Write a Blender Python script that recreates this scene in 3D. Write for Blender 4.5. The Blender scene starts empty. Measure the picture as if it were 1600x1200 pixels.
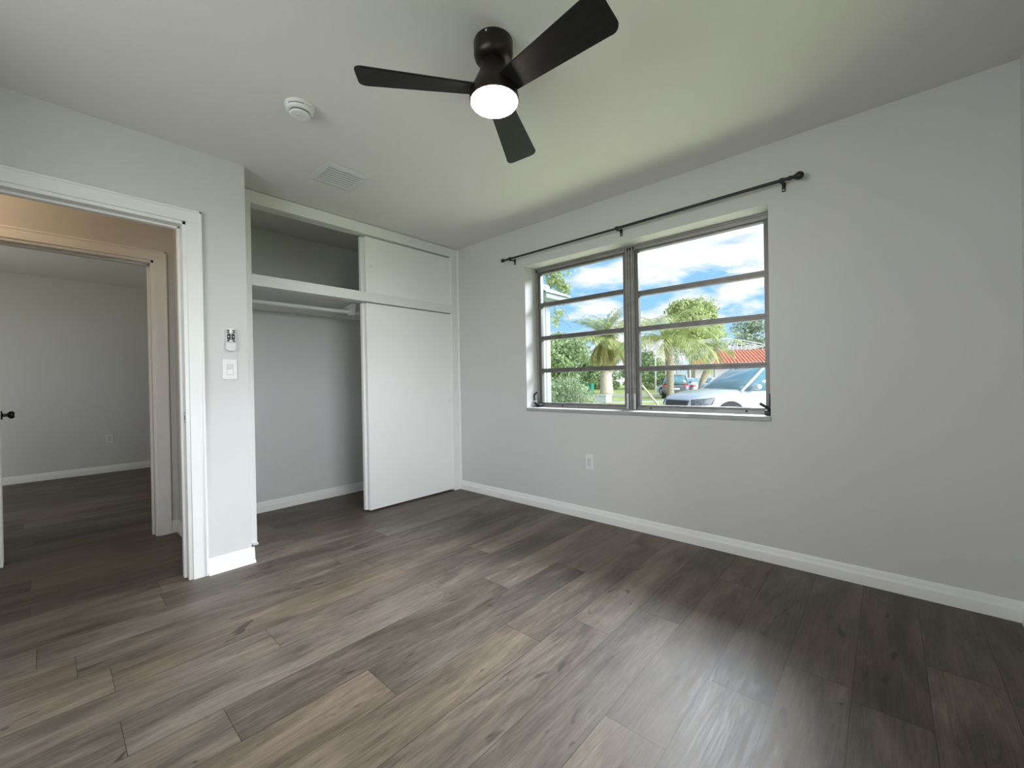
import bpy, bmesh, math, random
from mathutils import Vector, Matrix
from mathutils.bvhtree import BVHTree

# ------------------------------------------------------------------ camera, light, exposure
S = bpy.context.scene
COL = S.collection
PI = math.pi
H = 2.44

cam = bpy.data.cameras.new('camera')
cam.sensor_width = 36.0
cam.lens = 652.075 / 1600 * 36
cam.clip_start = 0.02
cam.clip_end = 500
cam_o = bpy.data.objects.new('camera', cam)
COL.objects.link(cam_o)
yaw, pitch, roll = 0.7309279, -0.00510553, -0.01706588
f = Vector((-math.sin(yaw) * math.cos(pitch), math.cos(yaw) * math.cos(pitch), math.sin(pitch)))
r0 = Vector((math.cos(yaw), math.sin(yaw), 0))
u0 = r0.cross(f)
r1 = math.cos(roll) * r0 + math.sin(roll) * u0
u1 = -math.sin(roll) * r0 + math.cos(roll) * u0
M = Matrix((r1, u1, -f)).transposed().to_4x4()
M.translation = Vector((3.2456, -2.8216, 1.0843))
cam_o.matrix_world = M
S.camera = cam_o

S.view_settings.view_transform = 'Standard'
S.view_settings.look = 'None'
S.view_settings.gamma = 1.0
S.view_settings.use_curve_mapping = False
S.view_settings.exposure = 0.0
S.cycles.use_denoising = True
S.cycles.max_bounces = 14
S.cycles.diffuse_bounces = 8
S.cycles.transparent_max_bounces = 24
S.cycles.sample_clamp_indirect = 8.0
S.cycles.caustics_reflective = False

WORLD_STRENGTH = 1.2
SUN_STRENGTH = 8.6
SKY_FILL = 1120
FILL_SOUTH = 46
BOUNCE_FILL_N = 20
BOUNCE_FILL_E = 1
FILL_EAST = 1
LAMP_STRENGTH = 100.0


def N(nt, typ, **kw):
    n = nt.nodes.new(typ)
    for k, v in kw.items():
        if k in n.inputs:
            n.inputs[k].default_value = v
        else:
            setattr(n, k, v)
    return n


def ramp(nt, fac, stops):
    n = nt.nodes.new('ShaderNodeValToRGB')
    cr = n.color_ramp
    while len(cr.elements) < len(stops):
        cr.elements.new(0.5)
    for e, (p, c) in zip(cr.elements, stops):
        e.position = p
        e.color = (*c, 1) if len(c) == 3 else c
    nt.links.new(fac, n.inputs[0])
    return n.outputs[0]


# sky with broken cumulus
w = bpy.data.worlds.new('sky')
S.world = w
w.use_nodes = True
nt = w.node_tree
nt.nodes.clear()
tc = N(nt, 'ShaderNodeTexCoord')
sep = N(nt, 'ShaderNodeSeparateXYZ')
nt.links.new(tc.outputs['Generated'], sep.inputs[0])
zadd = N(nt, 'ShaderNodeMath', operation='MAXIMUM')
nt.links.new(sep.outputs[2], zadd.inputs[0])
zadd.inputs[1].default_value = 0.0
za2 = N(nt, 'ShaderNodeMath', operation='ADD')
nt.links.new(zadd.outputs[0], za2.inputs[0])
za2.inputs[1].default_value = 0.22
dv = N(nt, 'ShaderNodeVectorMath', operation='DIVIDE')
nt.links.new(tc.outputs['Generated'], dv.inputs[0])
cmb = N(nt, 'ShaderNodeCombineXYZ')
for i in range(3):
    nt.links.new(za2.outputs[0], cmb.inputs[i])
nt.links.new(cmb.outputs[0], dv.inputs[1])
mp = N(nt, 'ShaderNodeMapping')
mp.inputs['Location'].default_value = (0.35, 0.2, 0.0)
mp.inputs['Scale'].default_value = (1.0, 1.0, 1.6)
nt.links.new(dv.outputs[0], mp.inputs[0])
cn = N(nt, 'ShaderNodeTexNoise', Scale=1.75, Detail=9.0, Roughness=0.56, Distortion=0.25)
nt.links.new(mp.outputs[0], cn.inputs['Vector'])
cl = ramp(nt, cn.outputs[0], [(0.435, (0, 0, 0)), (0.545, (1, 1, 1))])
sk = ramp(nt, sep.outputs[2], [(0.0, (0.58, 0.78, 0.93)), (0.12, (0.30, 0.60, 0.90)), (0.5, (0.16, 0.42, 0.82))])
cn2 = N(nt, 'ShaderNodeTexNoise', Scale=4.2, Detail=6.0, Roughness=0.6)
nt.links.new(mp.outputs[0], cn2.inputs['Vector'])
cc = ramp(nt, cn2.outputs[0], [(0.35, (0.74, 0.80, 0.89)), (0.62, (1.0, 1.0, 1.0))])
mx = N(nt, 'ShaderNodeMix', data_type='RGBA')
nt.links.new(cl, mx.inputs[0])
nt.links.new(sk, mx.inputs[6])
nt.links.new(cc, mx.inputs[7])
bg = N(nt, 'ShaderNodeBackground', Strength=WORLD_STRENGTH)
nt.links.new(mx.outputs[2], bg.inputs[0])
nt.links.new(bg.outputs[0], N(nt, 'ShaderNodeOutputWorld').inputs[0])


def light(name, typ, loc, energy, color=(1, 1, 1), **kw):
    l = bpy.data.lights.new(name, typ)
    l.energy = energy
    l.color = color
    for k, v in kw.items():
        setattr(l, k, v)
    o = bpy.data.objects.new(name, l)
    COL.objects.link(o)
    o.location = loc
    return o


def aim(o, d):
    o.rotation_euler = Vector(d).to_track_quat('-Z', 'Y').to_euler()


# hazy morning sun veiled by cloud, low in the east
sun = light('sun', 'SUN', (9, 2, 6), SUN_STRENGTH, (0.90, 0.96, 1.0), angle=math.radians(55))
aim(sun, (-0.90, 0.08, -0.40))
# area fill added above the window view, standing in for bright sky
o = light('sky_fill', 'AREA', (2.5, 6.5, 6.0), SKY_FILL, (0.86, 0.93, 1.0), shape='RECTANGLE', size=6.0, size_y=3.0, spread=math.radians(80))
aim(o, (-0.20, -1, -0.62))
# added area light outside the unseen side window, as sky fill
o = light('fill_east', 'AREA', (4.02, -1.85, 1.48), FILL_EAST, (0.88, 0.94, 1.0), shape='RECTANGLE', size=1.75, size_y=1.25)
aim(o, (-1, 0, -0.05))
# fill light added outside the unseen window behind the viewer
o = light('fill_south', 'AREA', (2.0, -3.98, 1.48), FILL_SOUTH, (0.91, 0.96, 1.0), shape='RECTANGLE', size=1.75, size_y=1.25)
aim(o, (0, 1, -0.30))
# two unseen area lights, added in place of bounce from sunlit ground
o = light('bounce_fill_north', 'AREA', (1.8, 1.25, 0.1), BOUNCE_FILL_N, (1.0, 0.95, 0.95), shape='RECTANGLE', size=3.4, size_y=1.5, spread=math.radians(140))
aim(o, (0, -1, 1.2))
o = light('bounce_fill_east', 'AREA', (5.9, -1.85, -0.1), BOUNCE_FILL_E, (1.0, 0.98, 0.90), shape='RECTANGLE', size=3.0, size_y=4.0, spread=math.radians(100))
aim(o, (-1, 0, 0.75))
# area light added at the far room's unseen opening to brighten it
o = light('fill_far_room', 'AREA', (-2.6, -4.42, 1.5), 15, (1.0, 0.97, 0.90), shape='RECTANGLE', size=1.5, size_y=1.1)
aim(o, (0, 1, 0))
light('hall_lamp', 'POINT', (-0.28, -3.42, 2.30), 8, (1.0, 0.70, 0.42), shadow_soft_size=0.09)

# ------------------------------------------------------------------ materials
MATS = {}


def mat(name, col, rough=0.6, metal=0.0, var=0.06, vscale=3.0, bump=0.0, bscale=200.0, spec=0.5, stretch=None, emit=None, coat=0.0):
    if name in MATS:
        return MATS[name]
    m = bpy.data.materials.new(name)
    m.use_nodes = True
    nt = m.node_tree
    b = nt.nodes['Principled BSDF']
    b.inputs['Roughness'].default_value = rough
    b.inputs['Metallic'].default_value = metal
    b.inputs['Specular IOR Level'].default_value = spec
    b.inputs['Coat Weight'].default_value = coat
    t = N(nt, 'ShaderNodeTexCoord')
    vec = t.outputs['Object']
    if stretch:
        mp = N(nt, 'ShaderNodeMapping')
        mp.inputs['Scale'].default_value = stretch
        nt.links.new(vec, mp.inputs[0])
        vec = mp.outputs[0]
    n = N(nt, 'ShaderNodeTexNoise', Scale=vscale, Detail=4.0)
    nt.links.new(vec, n.inputs['Vector'])
    c = ramp(nt, n.outputs[0], [(0.3, tuple(x * (1 - var) for x in col)), (0.7, tuple(min(1, x * (1 + var)) for x in col))])
    nt.links.new(c, b.inputs['Base Color'])
    if bump:
        n2 = N(nt, 'ShaderNodeTexNoise', Scale=bscale, Detail=3.0)
        nt.links.new(vec, n2.inputs['Vector'])
        bm = N(nt, 'ShaderNodeBump', Strength=bump, Distance=0.002)
        nt.links.new(n2.outputs[0], bm.inputs['Height'])
        nt.links.new(bm.outputs[0], b.inputs['Normal'])
    if emit:
        b.inputs['Emission Color'].default_value = (*emit[0], 1)
        b.inputs['Emission Strength'].default_value = emit[1]
    MATS[name] = m
    return m


def glass_mat(name, tint=(1, 1, 1), refl=0.06):
    m = bpy.data.materials.new(name)
    m.use_nodes = True
    nt = m.node_tree
    nt.nodes.clear()
    tr = N(nt, 'ShaderNodeBsdfTransparent')
    tr.inputs[0].default_value = (*tint, 1)
    gl = N(nt, 'ShaderNodeBsdfGlossy', Roughness=0.02)
    fr = N(nt, 'ShaderNodeFresnel', IOR=1.1)
    ms = N(nt, 'ShaderNodeMixShader')
    nt.links.new(fr.outputs[0], ms.inputs[0])
    nt.links.new(tr.outputs[0], ms.inputs[1])
    nt.links.new(gl.outputs[0], ms.inputs[2])
    nt.links.new(ms.outputs[0], N(nt, 'ShaderNodeOutputMaterial').inputs[0])
    return m


def leaf_mat(name, c1, c2, scale=1.2):
    m = bpy.data.materials.new(name)
    m.use_nodes = True
    nt = m.node_tree
    b = nt.nodes['Principled BSDF']
    t = N(nt, 'ShaderNodeTexCoord')
    n = N(nt, 'ShaderNodeTexNoise', Scale=scale, Detail=6.0, Roughness=0.7)
    nt.links.new(t.outputs['Object'], n.inputs['Vector'])
    c = ramp(nt, n.outputs[0], [(0.36, c1), (0.64, c2)])
    nt.links.new(c, b.inputs['Base Color'])
    b.inputs['Roughness'].default_value = 0.55
    tl = N(nt, 'ShaderNodeBsdfTranslucent')
    nt.links.new(c, tl.inputs[0])
    ms = N(nt, 'ShaderNodeMixShader')
    ms.inputs[0].default_value = 0.4
    nt.links.new(b.outputs[0], ms.inputs[1])
    nt.links.new(tl.outputs[0], ms.inputs[2])
    nt.links.new(ms.outputs[0], nt.nodes['Material Output'].inputs[0])
    return m


def floor_mat():
    m = bpy.data.materials.new('vinyl_plank')
    m.use_nodes = True
    nt = m.node_tree
    L = nt.links.new
    b = nt.nodes['Principled BSDF']
    uv = N(nt, 'ShaderNodeUVMap', uv_map='UVMap')
    at = N(nt, 'ShaderNodeAttribute', attribute_name='tone')
    su = N(nt, 'ShaderNodeSeparateXYZ')
    L(uv.outputs[0], su.inputs[0])
    sa = N(nt, 'ShaderNodeSeparateColor')
    L(at.outputs['Color'], sa.inputs[0])
    # vector (u, v, id)
    idm = N(nt, 'ShaderNodeMath', operation='MULTIPLY')
    L(sa.outputs[1], idm.inputs[0])
    idm.inputs[1].default_value = 41.0
    cv = N(nt, 'ShaderNodeCombineXYZ')
    L(su.outputs[0], cv.inputs[0])
    L(su.outputs[1], cv.inputs[1])
    L(idm.outputs[0], cv.inputs[2])

    def noise(sx, sy, scale, detail, rough=0.5, dist=0.0):
        mp = N(nt, 'ShaderNodeMapping')
        mp.inputs['Scale'].default_value = (sx, sy, 1)
        L(cv.outputs[0], mp.inputs[0])
        n = N(nt, 'ShaderNodeTexNoise', Scale=scale, Detail=detail, Roughness=rough, Distortion=dist)
        L(mp.outputs[0], n.inputs['Vector'])
        return n.outputs[0]
    broad = noise(8, 1.5, 1.0, 4.0, 0.55, 0.9)
    grain = noise(42, 4.2, 1.0, 6.0, 0.68, 1.6)
    fine = noise(260, 7, 1.0, 3.0, 0.6)
    knot = noise(17, 5.0, 1.0, 2.0, 0.5, 1.2)

    def madd(a, k, bsock):
        n = N(nt, 'ShaderNodeMath', operation='MULTIPLY_ADD')
        L(a, n.inputs[0])
        n.inputs[1].default_value = k
        if isinstance(bsock, float):
            n.inputs[2].default_value = bsock
        else:
            L(bsock, n.inputs[2])
        return n.outputs[0]
    v = madd(broad, 0.85, -0.325)
    v = madd(grain, 0.72, v)
    v = madd(fine, 0.42, v)
    v = madd(sa.outputs[0], 0.26, v)
    v = madd(v, 1.0, -0.37)
    col = ramp(nt, v, [(0.08, (0.027, 0.0195, 0.0135)), (0.30, (0.060, 0.046, 0.0335)), (0.52, (0.104, 0.082, 0.0615)), (0.74, (0.156, 0.127, 0.098)), (0.98, (0.215, 0.182, 0.147))])
    kn = ramp(nt, knot, [(0.665, (1, 1, 1)), (0.76, (0.42, 0.38, 0.35))])
    mk = N(nt, 'ShaderNodeMix', data_type='RGBA', blend_type='MULTIPLY')
    mk.inputs[0].default_value = 1.0
    L(col, mk.inputs[6])
    L(kn, mk.inputs[7])
    # warm / cool drift from plank to plank
    wc = ramp(nt, sa.outputs[1], [(0.0, (1.05, 0.99, 0.93)), (0.5, (1.0, 1.0, 1.0)), (1.0, (0.97, 1.0, 1.04))])
    mw = N(nt, 'ShaderNodeMix', data_type='RGBA', blend_type='MULTIPLY')
    mw.inputs[0].default_value = 1.0
    L(mk.outputs[2], mw.inputs[6])
    L(wc, mw.inputs[7])

    # bevel lines between planks
    def mth(op, a, b_):
        n = N(nt, 'ShaderNodeMath', operation=op)
        for i, q in enumerate((a, b_)):
            if isinstance(q, float):
                n.inputs[i].default_value = q
            else:
                L(q, n.inputs[i])
        return n.outputs[0]
    du = mth('MINIMUM', su.outputs[0], mth('SUBTRACT', 0.197, su.outputs[0]))
    ln = mth('MULTIPLY', sa.outputs[2], 4.0)
    dvv = mth('MINIMUM', su.outputs[1], mth('SUBTRACT', ln, su.outputs[1]))
    d = mth('MINIMUM', du, dvv)
    g = ramp(nt, mth('MULTIPLY', d, 100.0), [(0.07, (0.38, 0.38, 0.38)), (0.20, (1, 1, 1))])
    mg = N(nt, 'ShaderNodeMix', data_type='RGBA', blend_type='MULTIPLY')
    mg.inputs[0].default_value = 1.0
    L(mw.outputs[2], mg.inputs[6])
    L(g, mg.inputs[7])
    L(mg.outputs[2], b.inputs['Base Color'])
    rr = ramp(nt, grain, [(0.3, (0.40, 0.40, 0.40)), (0.7, (0.54, 0.54, 0.54))])
    L(rr, b.inputs['Roughness'])
    b.inputs['Specular IOR Level'].default_value = 0.42
    hb = madd(fine, 0.6, madd(grain, 0.5, 0.0))
    bm = N(nt, 'ShaderNodeBump', Strength=0.22, Distance=0.0012)
    L(hb, bm.inputs['Height'])
    L(bm.outputs[0], b.inputs['Normal'])
    return m


M_wall = mat('wall_paint', (0.615, 0.612, 0.605), 0.62, var=0.012, vscale=1.2, bump=0.12, bscale=140)
M_ceil = mat('ceiling_paint', (0.70, 0.685, 0.665), 0.75, var=0.012, vscale=1.0, bump=0.2, bscale=90)
M_trim = mat('white_trim', (0.79, 0.79, 0.775), 0.38, var=0.012, vscale=4, bump=0.05, bscale=60)
M_door = mat('white_door', (0.86, 0.86, 0.845), 0.38, var=0.012, vscale=2, bump=0.05, bscale=40)
M_edge = mat('door_edge_wood', (0.62, 0.60, 0.56), 0.6, var=0.1, vscale=30, stretch=(1, 1, 0.1))
M_alu3 = mat('frame_aluminium', (0.30, 0.29, 0.28), 0.42, 0.5, var=0.14, vscale=16, stretch=(0.3, 1, 1))
M_sill = mat('sill_stone', (0.36, 0.36, 0.355), 0.35, var=0.12, vscale=9)
M_alu = mat('aged_aluminium', (0.165, 0.158, 0.150), 0.45, 0.5, var=0.16, vscale=14, stretch=(1, 1, 0.25))
M_alu2 = mat('bright_aluminium', (0.62, 0.62, 0.61), 0.4, 0.6, var=0.1, vscale=20)
M_dark = mat('dark_metal', (0.035, 0.035, 0.036), 0.45, 0.6, var=0.2, vscale=20)
M_black = mat('matte_black', (0.012, 0.011, 0.011), 0.5, 0.0, var=0.2, vscale=10)
M_bronze = mat('dark_bronze', (0.035, 0.028, 0.024), 0.38, 0.7, var=0.2, vscale=10)
M_blade = mat('black_blade', (0.009, 0.0085, 0.008), 0.55, 0.0, spec=0.22, var=0.25, vscale=6, stretch=(1, 8, 1))
M_plastic = mat('white_plastic', (0.74, 0.74, 0.73), 0.32, var=0.01, vscale=5)
M_plastic2 = mat('pale_grey_plastic', (0.65, 0.655, 0.66), 0.4, var=0.01, vscale=5)
M_slot = mat('slot_dark', (0.03, 0.03, 0.03), 0.6)
M_ventback = mat('vent_duct', (0.05, 0.05, 0.048), 0.7)
M_lens = mat('lamp_glass', (0.95, 0.93, 0.88), 0.4, emit=((1.0, 0.90, 0.78), LAMP_STRENGTH))
M_glass = glass_mat('window_glass')
M_floor = floor_mat()

# ------------------------------------------------------------------ mesh helpers


class MB:
    def __init__(s):
        s.v = []
        s.f = []

    def add(s, vs, fs):
        b = len(s.v)
        s.v += [tuple(p) for p in vs]
        s.f += [tuple(i + b for i in q) for q in fs]
        return s

    def box(s, x0, x1, y0, y1, z0, z1):
        vs = [(x, y, z) for x in (x0, x1) for y in (y0, y1) for z in (z0, z1)]
        return s.add(vs, [(0, 1, 3, 2), (4, 6, 7, 5), (0, 4, 5, 1), (2, 3, 7, 6), (0, 2, 6, 4), (1, 5, 7, 3)])

    def tube(s, pts, r, n=12, caps=True):
        pts = [Vector(p) for p in pts]
        rs = r if isinstance(r, (list, tuple)) else [r] * len(pts)
        b = len(s.v)
        up = None
        for i, p in enumerate(pts):
            d = (pts[min(i + 1, len(pts) - 1)] - pts[max(i - 1, 0)]).normalized()
            if up is None:
                up = Vector((0, 0, 1)) if abs(d.z) < 0.9 else Vector((1, 0, 0))
            a = d.cross(up).normalized()
            up = a.cross(d).normalized()
            for k in range(n):
                t = 2 * PI * k / n
                s.v.append(tuple(p + rs[i] * (math.cos(t) * a + math.sin(t) * up)))
        for i in range(len(pts) - 1):
            for k in range(n):
                k2 = (k + 1) % n
                s.f.append((b + i * n + k, b + i * n + k2, b + (i + 1) * n + k2, b + (i + 1) * n + k))
        if caps:
            s.f.append(tuple(b + k for k in range(n))[::-1])
            s.f.append(tuple(b + (len(pts) - 1) * n + k for k in range(n)))
        return s

    def lathe(s, prof, c=(0, 0, 0), n=32, axis='z'):
        b = len(s.v)
        for r, h in prof:
            for k in range(n):
                t = 2 * PI * k / n
                a, q = r * math.cos(t), r * math.sin(t)
                p = {'z': (a, q, h), 'x': (h, a, q), 'y': (a, h, q)}[axis]
                s.v.append((c[0] + p[0], c[1] + p[1], c[2] + p[2]))
        for i in range(len(prof) - 1):
            for k in range(n):
                k2 = (k + 1) % n
                s.f.append((b + i * n + k, b + i * n + k2, b + (i + 1) * n + k2, b + (i + 1) * n + k))
        if prof[0][0] > 1e-6:
            s.f.append(tuple(b + k for k in range(n))[::-1])
        if prof[-1][0] > 1e-6:
            s.f.append(tuple(b + (len(prof) - 1) * n + k for k in range(n)))
        return s

    def prism(s, poly, axis, a0, a1):
        """extrude a 2D polygon along an axis; poly coords are the two other axes in xyz order"""
        n = len(poly)
        vs = []
        for a in (a0, a1):
            for p, q in poly:
                vs.append({'x': (a, p, q), 'y': (p, a, q), 'z': (p, q, a)}[axis])
        fs = [tuple(range(n))[::-1], tuple(range(n, 2 * n))]
        for i in range(n):
            j = (i + 1) % n
            fs.append((i, j, n + j, n + i))
        return s.add(vs, fs)

    def loft(s, secs, closed=True, caps=True):
        n = len(secs[0])
        b = len(s.v)
        for sec in secs:
            s.v += [tuple(p) for p in sec]
        for i in range(len(secs) - 1):
            for k in range(n if closed else n - 1):
                k2 = (k + 1) % n
                s.f.append((b + i * n + k, b + i * n + k2, b + (i + 1) * n + k2, b + (i + 1) * n + k))
        if caps:
            s.f.append(tuple(b + k for k in range(n))[::-1])
            s.f.append(tuple(b + (len(secs) - 1) * n + k for k in range(n)))
        return s


ORIG = {}


def build(name, mb, m, parent=None, bevel=0.0, smooth=False, seg=2, subsurf=0, norm=True):
    org = ORIG.get(parent, Vector((0, 0, 0))) if parent else Vector((0, 0, 0))
    me = bpy.data.meshes.new(name)
    me.from_pydata([tuple(Vector(p) - org) for p in mb.v], [], mb.f)
    if norm:
        bm = bmesh.new()
        bm.from_mesh(me)
        bmesh.ops.recalc_face_normals(bm, faces=bm.faces)
        bm.to_mesh(me)
        bm.free()
    me.update()
    me.materials.append(m)
    o = bpy.data.objects.new(name, me)
    COL.objects.link(o)
    if parent:
        o.parent = parent
        ORIG[o] = org
    if bevel:
        md = o.modifiers.new('bevel', 'BEVEL')
        md.width = bevel
        md.segments = seg
        md.limit_method = 'ANGLE'
        md.angle_limit = math.radians(40)
    if subsurf:
        md = o.modifiers.new('sub', 'SUBSURF')
        md.levels = md.render_levels = subsurf
    if smooth:
        for p in me.polygons:
            p.use_smooth = True
        if smooth != 'all':
            try:
                me.set_sharp_from_angle(angle=math.radians(38))
            except Exception:
                pass
    return o


def tag(o, label, cat, group=None, kind=None):
    o['label'] = label
    o['category'] = cat
    if group:
        o['group'] = group
    if kind:
        o['kind'] = kind
    return o


def thing(name, loc, label, cat, group=None, kind=None):
    o = bpy.data.objects.new(name, None)
    o.empty_display_size = 0.1
    o.location = loc
    COL.objects.link(o)
    ORIG[o] = Vector(loc)
    return tag(o, label, cat, group, kind)


def dup(o, parent=None):
    c = o.copy()
    COL.objects.link(c)
    if parent:
        c.parent = parent
    for ch in list(o.children):
        dup(ch, c)
    return c


def struct(name, mb, m, label, cat, bevel=0.0, smooth=False):
    return tag(build(name, mb, m, None, bevel, smooth), label, cat, kind='structure')


# ------------------------------------------------------------------ floor
random.seed(11)
PW, PL = 0.197, 1.22
KNOWN = {}   # row index -> y of one end joint
X0 = 2.755


def row_of(x):
    return math.floor((x - X0) / PW + 0.5)


for x, y in ((1.67, -1.22), (1.87, -0.803), (1.47, -0.238), (2.065, -1.466), (2.262, -1.236), (2.656, -1.630),
             (2.853, -1.247), (3.05, -0.974), (1.277, -0.968), (0.883, -1.54), (0.489, -1.22)):
    KNOWN[math.floor((x - X0) / PW)] = y
vs, fs, uvs, cols = [], [], [], []
FX0, FX1, FY0, FY1 = -4.40, 3.86, -5.1, 0.06
TONES = {}
for row in range(math.floor((FX0 - X0) / PW), math.ceil((FX1 - X0) / PW)):
    xa, xb = X0 + row * PW, X0 + (row + 1) * PW
    y = KNOWN.get(row, random.uniform(-PL, 0))
    while y > FY0:
        y -= PL
    while y < FY1:
        ya, yb = y, min(y + PL, FY1)
        b = len(vs)
        vs += [(xa, ya, 0), (xb, ya, 0), (xb, yb, 0), (xa, yb, 0)]
        fs.append((b, b + 1, b + 2, b + 3))
        uvs += [(0, 0), (PW, 0), (PW, yb - ya), (0, yb - ya)]
        t = min(1, max(0, random.gauss(0.5, 0.27)))
        cols += [(t, random.random(), PL / 4.0, 1)] * 4
        y += PL
me = bpy.data.meshes.new('floor')
me.from_pydata(vs, [], fs)
me.uv_layers.new(name='UVMap')
me.color_attributes.new('tone', 'FLOAT_COLOR', 'CORNER')
me.uv_layers['UVMap'].data.foreach_set('uv', [c for q in uvs for c in q])
me.color_attributes['tone'].data.foreach_set('color', [c for q in cols for c in q])
me.materials.append(M_floor)
o = bpy.data.objects.new('floor', me)
COL.objects.link(o)
tag(o, 'grey brown wood grain vinyl plank floor running through bedroom, closet and hall', 'floor', kind='structure')

# ------------------------------------------------------------------ room shell
EX = 3.688
WX0, WX1, WZ0, WZ1 = 0.889, 2.742, 0.83, 2.0975      # window opening
struct('ceiling', MB().box(-4.5, 3.82, -5.2, 0.22, H, H + 0.12), M_ceil, 'flat pale grey painted ceiling above bedroom and hall', 'ceiling')
b = MB()
b.box(-0.88, WX0, 0, 0.22, -0.3, H).box(WX1, 3.80, 0, 0.22, -0.3, H)
b.box(WX0, WX1, 0, 0.22, -0.3, WZ0).box(WX0, WX1, 0, 0.22, WZ1, H)
struct('wall_north', b, M_wall, 'light grey wall holding the aluminium window and curtain rod', 'wall')
DX, DX0 = 0.317, 0.197                                   # door wall faces
DY0, DY1, DZ = -3.045, -2.285, 2.015                    # bedroom door opening
b = MB()
b.box(DX0, DX, DY1 - 0.0, -2.13, 0, H).box(DX0, DX, -3.62, DY0, 0, H).box(DX0, DX, DY0, DY1, DZ, H)
b.box(-0.76, DX, -2.13, -1.99, 0, H)
struct('wall_west', b, M_wall, 'light grey wall around the open doorway, with switch and remote', 'wall')
E0, E1, EZ0, EZ1 = -2.75, -0.95, 0.83, 2.0975           # unseen second window, added in the east wall to let in light
b = MB()
b.box(EX, EX + 0.2, -3.62, E0, 0, H).box(EX, EX + 0.2, E1, 0, 0, H)
b.box(EX, EX + 0.2, E0, E1, 0, EZ0).box(EX, EX + 0.2, E0, E1, EZ1, H)
struct('wall_east', b, M_wall, 'light grey side wall just entering at the lower right corner', 'wall')
S0, S1 = 1.1, 2.9                                       # unseen third window, added behind the viewer for its light
b = MB()
b.box(0.197, S0, -3.82, -3.62, 0, H).box(S1, EX + 0.2, -3.82, -3.62, 0, H)
b.box(S0, S1, -3.82, -3.62, 0, EZ0).box(S0, S1, -3.82, -3.62, EZ1, H)
struct('wall_south', b, M_wall, 'light grey wall behind the viewer', 'wall')
struct('wall_closet', MB().box(-0.88, -0.76, -2.15, 0, 0, H), M_wall, 'grey rear wall inside the open closet', 'wall')
HX = -0.74
b = MB()
b.box(-0.86, HX, DY1, -2.15, 0, H).box(-0.86, HX, -5.2, DY0, 0, H).box(-0.86, HX, DY0, DY1, DZ, H)
struct('wall_hall', b, M_wall, 'hall wall lit warm, around the far inner doorway', 'wall')
struct('wall_hall_end', MB().box(-0.86, DX0, -2.17, -2.13, 0, H), M_wall, 'short end wall of the hall beside the inner doorway', 'wall')
struct('wall_hall_south', MB().box(-0.86, DX0 + 0.12, -5.2, -5.08, 0, H), M_wall, 'end wall of the hall out of sight to the left', 'wall')
struct('wall_hall_east', MB().box(DX0, DX, -5.2, -3.62, 0, H), M_wall, 'hall wall behind the bedroom corner', 'wall')
struct('wall_far', MB().box(-4.40, -4.28, -4.6, -1.1, 0, H), M_wall, 'grey far wall of the room across the hall', 'wall')
b = MB()
b.box(-4.4, -0.86, -1.22, -1.1, 0, H)
struct('wall_far_north', b, M_wall, 'side wall of the room across the hall', 'wall')
b = MB()
b.box(-4.4, -3.4, -4.6, -4.48, 0, H).box(-1.8, -0.86, -4.6, -4.48, 0, H)
b.box(-3.4, -1.8, -4.6, -4.48, 0, 0.9).box(-3.4, -1.8, -4.6, -4.48, 2.1, H)  # opening left in this unseen wall so that light comes in
struct('wall_far_south', b, M_wall, 'window wall of the room across the hall', 'wall')

# baseboards: profile (offset from wall, z)
BP = [(0, 0), (0.014, 0), (0.014, 0.048), (0.0125, 0.056), (0.009, 0.064), (0.0085, 0.074), (0.006, 0.082), (0.004, 0.09), (0, 0.09)]


def baseboard(name, segs, label, shoe=False):
    b = MB()
    for axis, wall, sgn, a0, a1 in segs:
        b.prism([(wall + sgn * p, z) if axis == 'x' else (wall + sgn * p, z) for p, z in BP], axis, a0, a1)
        if shoe:
            sp = [(0.013, 0), (0.032, 0), (0.031, 0.007), (0.026, 0.014), (0.013, 0.018)]
            b.prism([(wall + sgn * p, z) for p, z in sp], axis, a0, a1)
    return struct(name, b, M_trim, label, 'baseboard', smooth=True)


baseboard('baseboard_north', [('x', 0, -1, 0.0, EX)], 'long white baseboard under the window')
baseboard('baseboard_east', [('y', EX, -1, -3.62, 0)], 'white baseboard end at the far right edge')
baseboard('baseboard_west', [('y', DX, 1, -2.215, -1.976)], 'short white baseboard with shoe below the light switch', shoe=True)
baseboard('baseboard_closet', [('y', -0.76, 1, -1.99, 0)], 'white baseboard inside the closet')
baseboard('baseboard_hall', [('y', HX, 1, -2.217, -2.17), ('x', -2.17, -1, HX, DX0)], 'white baseboard turning the hall corner')
baseboard('baseboard_far', [('y', -4.28, 1, -4.48, -1.22)], 'white baseboard along the far room wall')

# door casings and jambs


def casing(b, xf, sgn, t=0.018):
    """flat casing with raised outer lip on plane x=xf facing sgn"""
    x0, x1 = sorted((xf, xf + sgn * t))
    xl0, xl1 = sorted((xf, xf + sgn * (t + 0.004)))
    b.box(x0, x1, DY1, DY1 + 0.07, 0, DZ).box(x0, x1, DY0 - 0.07, DY0, 0, DZ)
    b.box(x0, x1, DY0 - 0.07, DY1 + 0.07, DZ, DZ + 0.07)
    b.box(xl0, xl1, DY1 + 0.058, DY1 + 0.0705, 0, DZ + 0.0705).box(xl0, xl1, DY0 - 0.0705, DY0 - 0.058, 0, DZ + 0.0705)
    b.box(xl0, xl1, DY0 - 0.0705, DY1 + 0.0705, DZ + 0.058, DZ + 0.0706)


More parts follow.
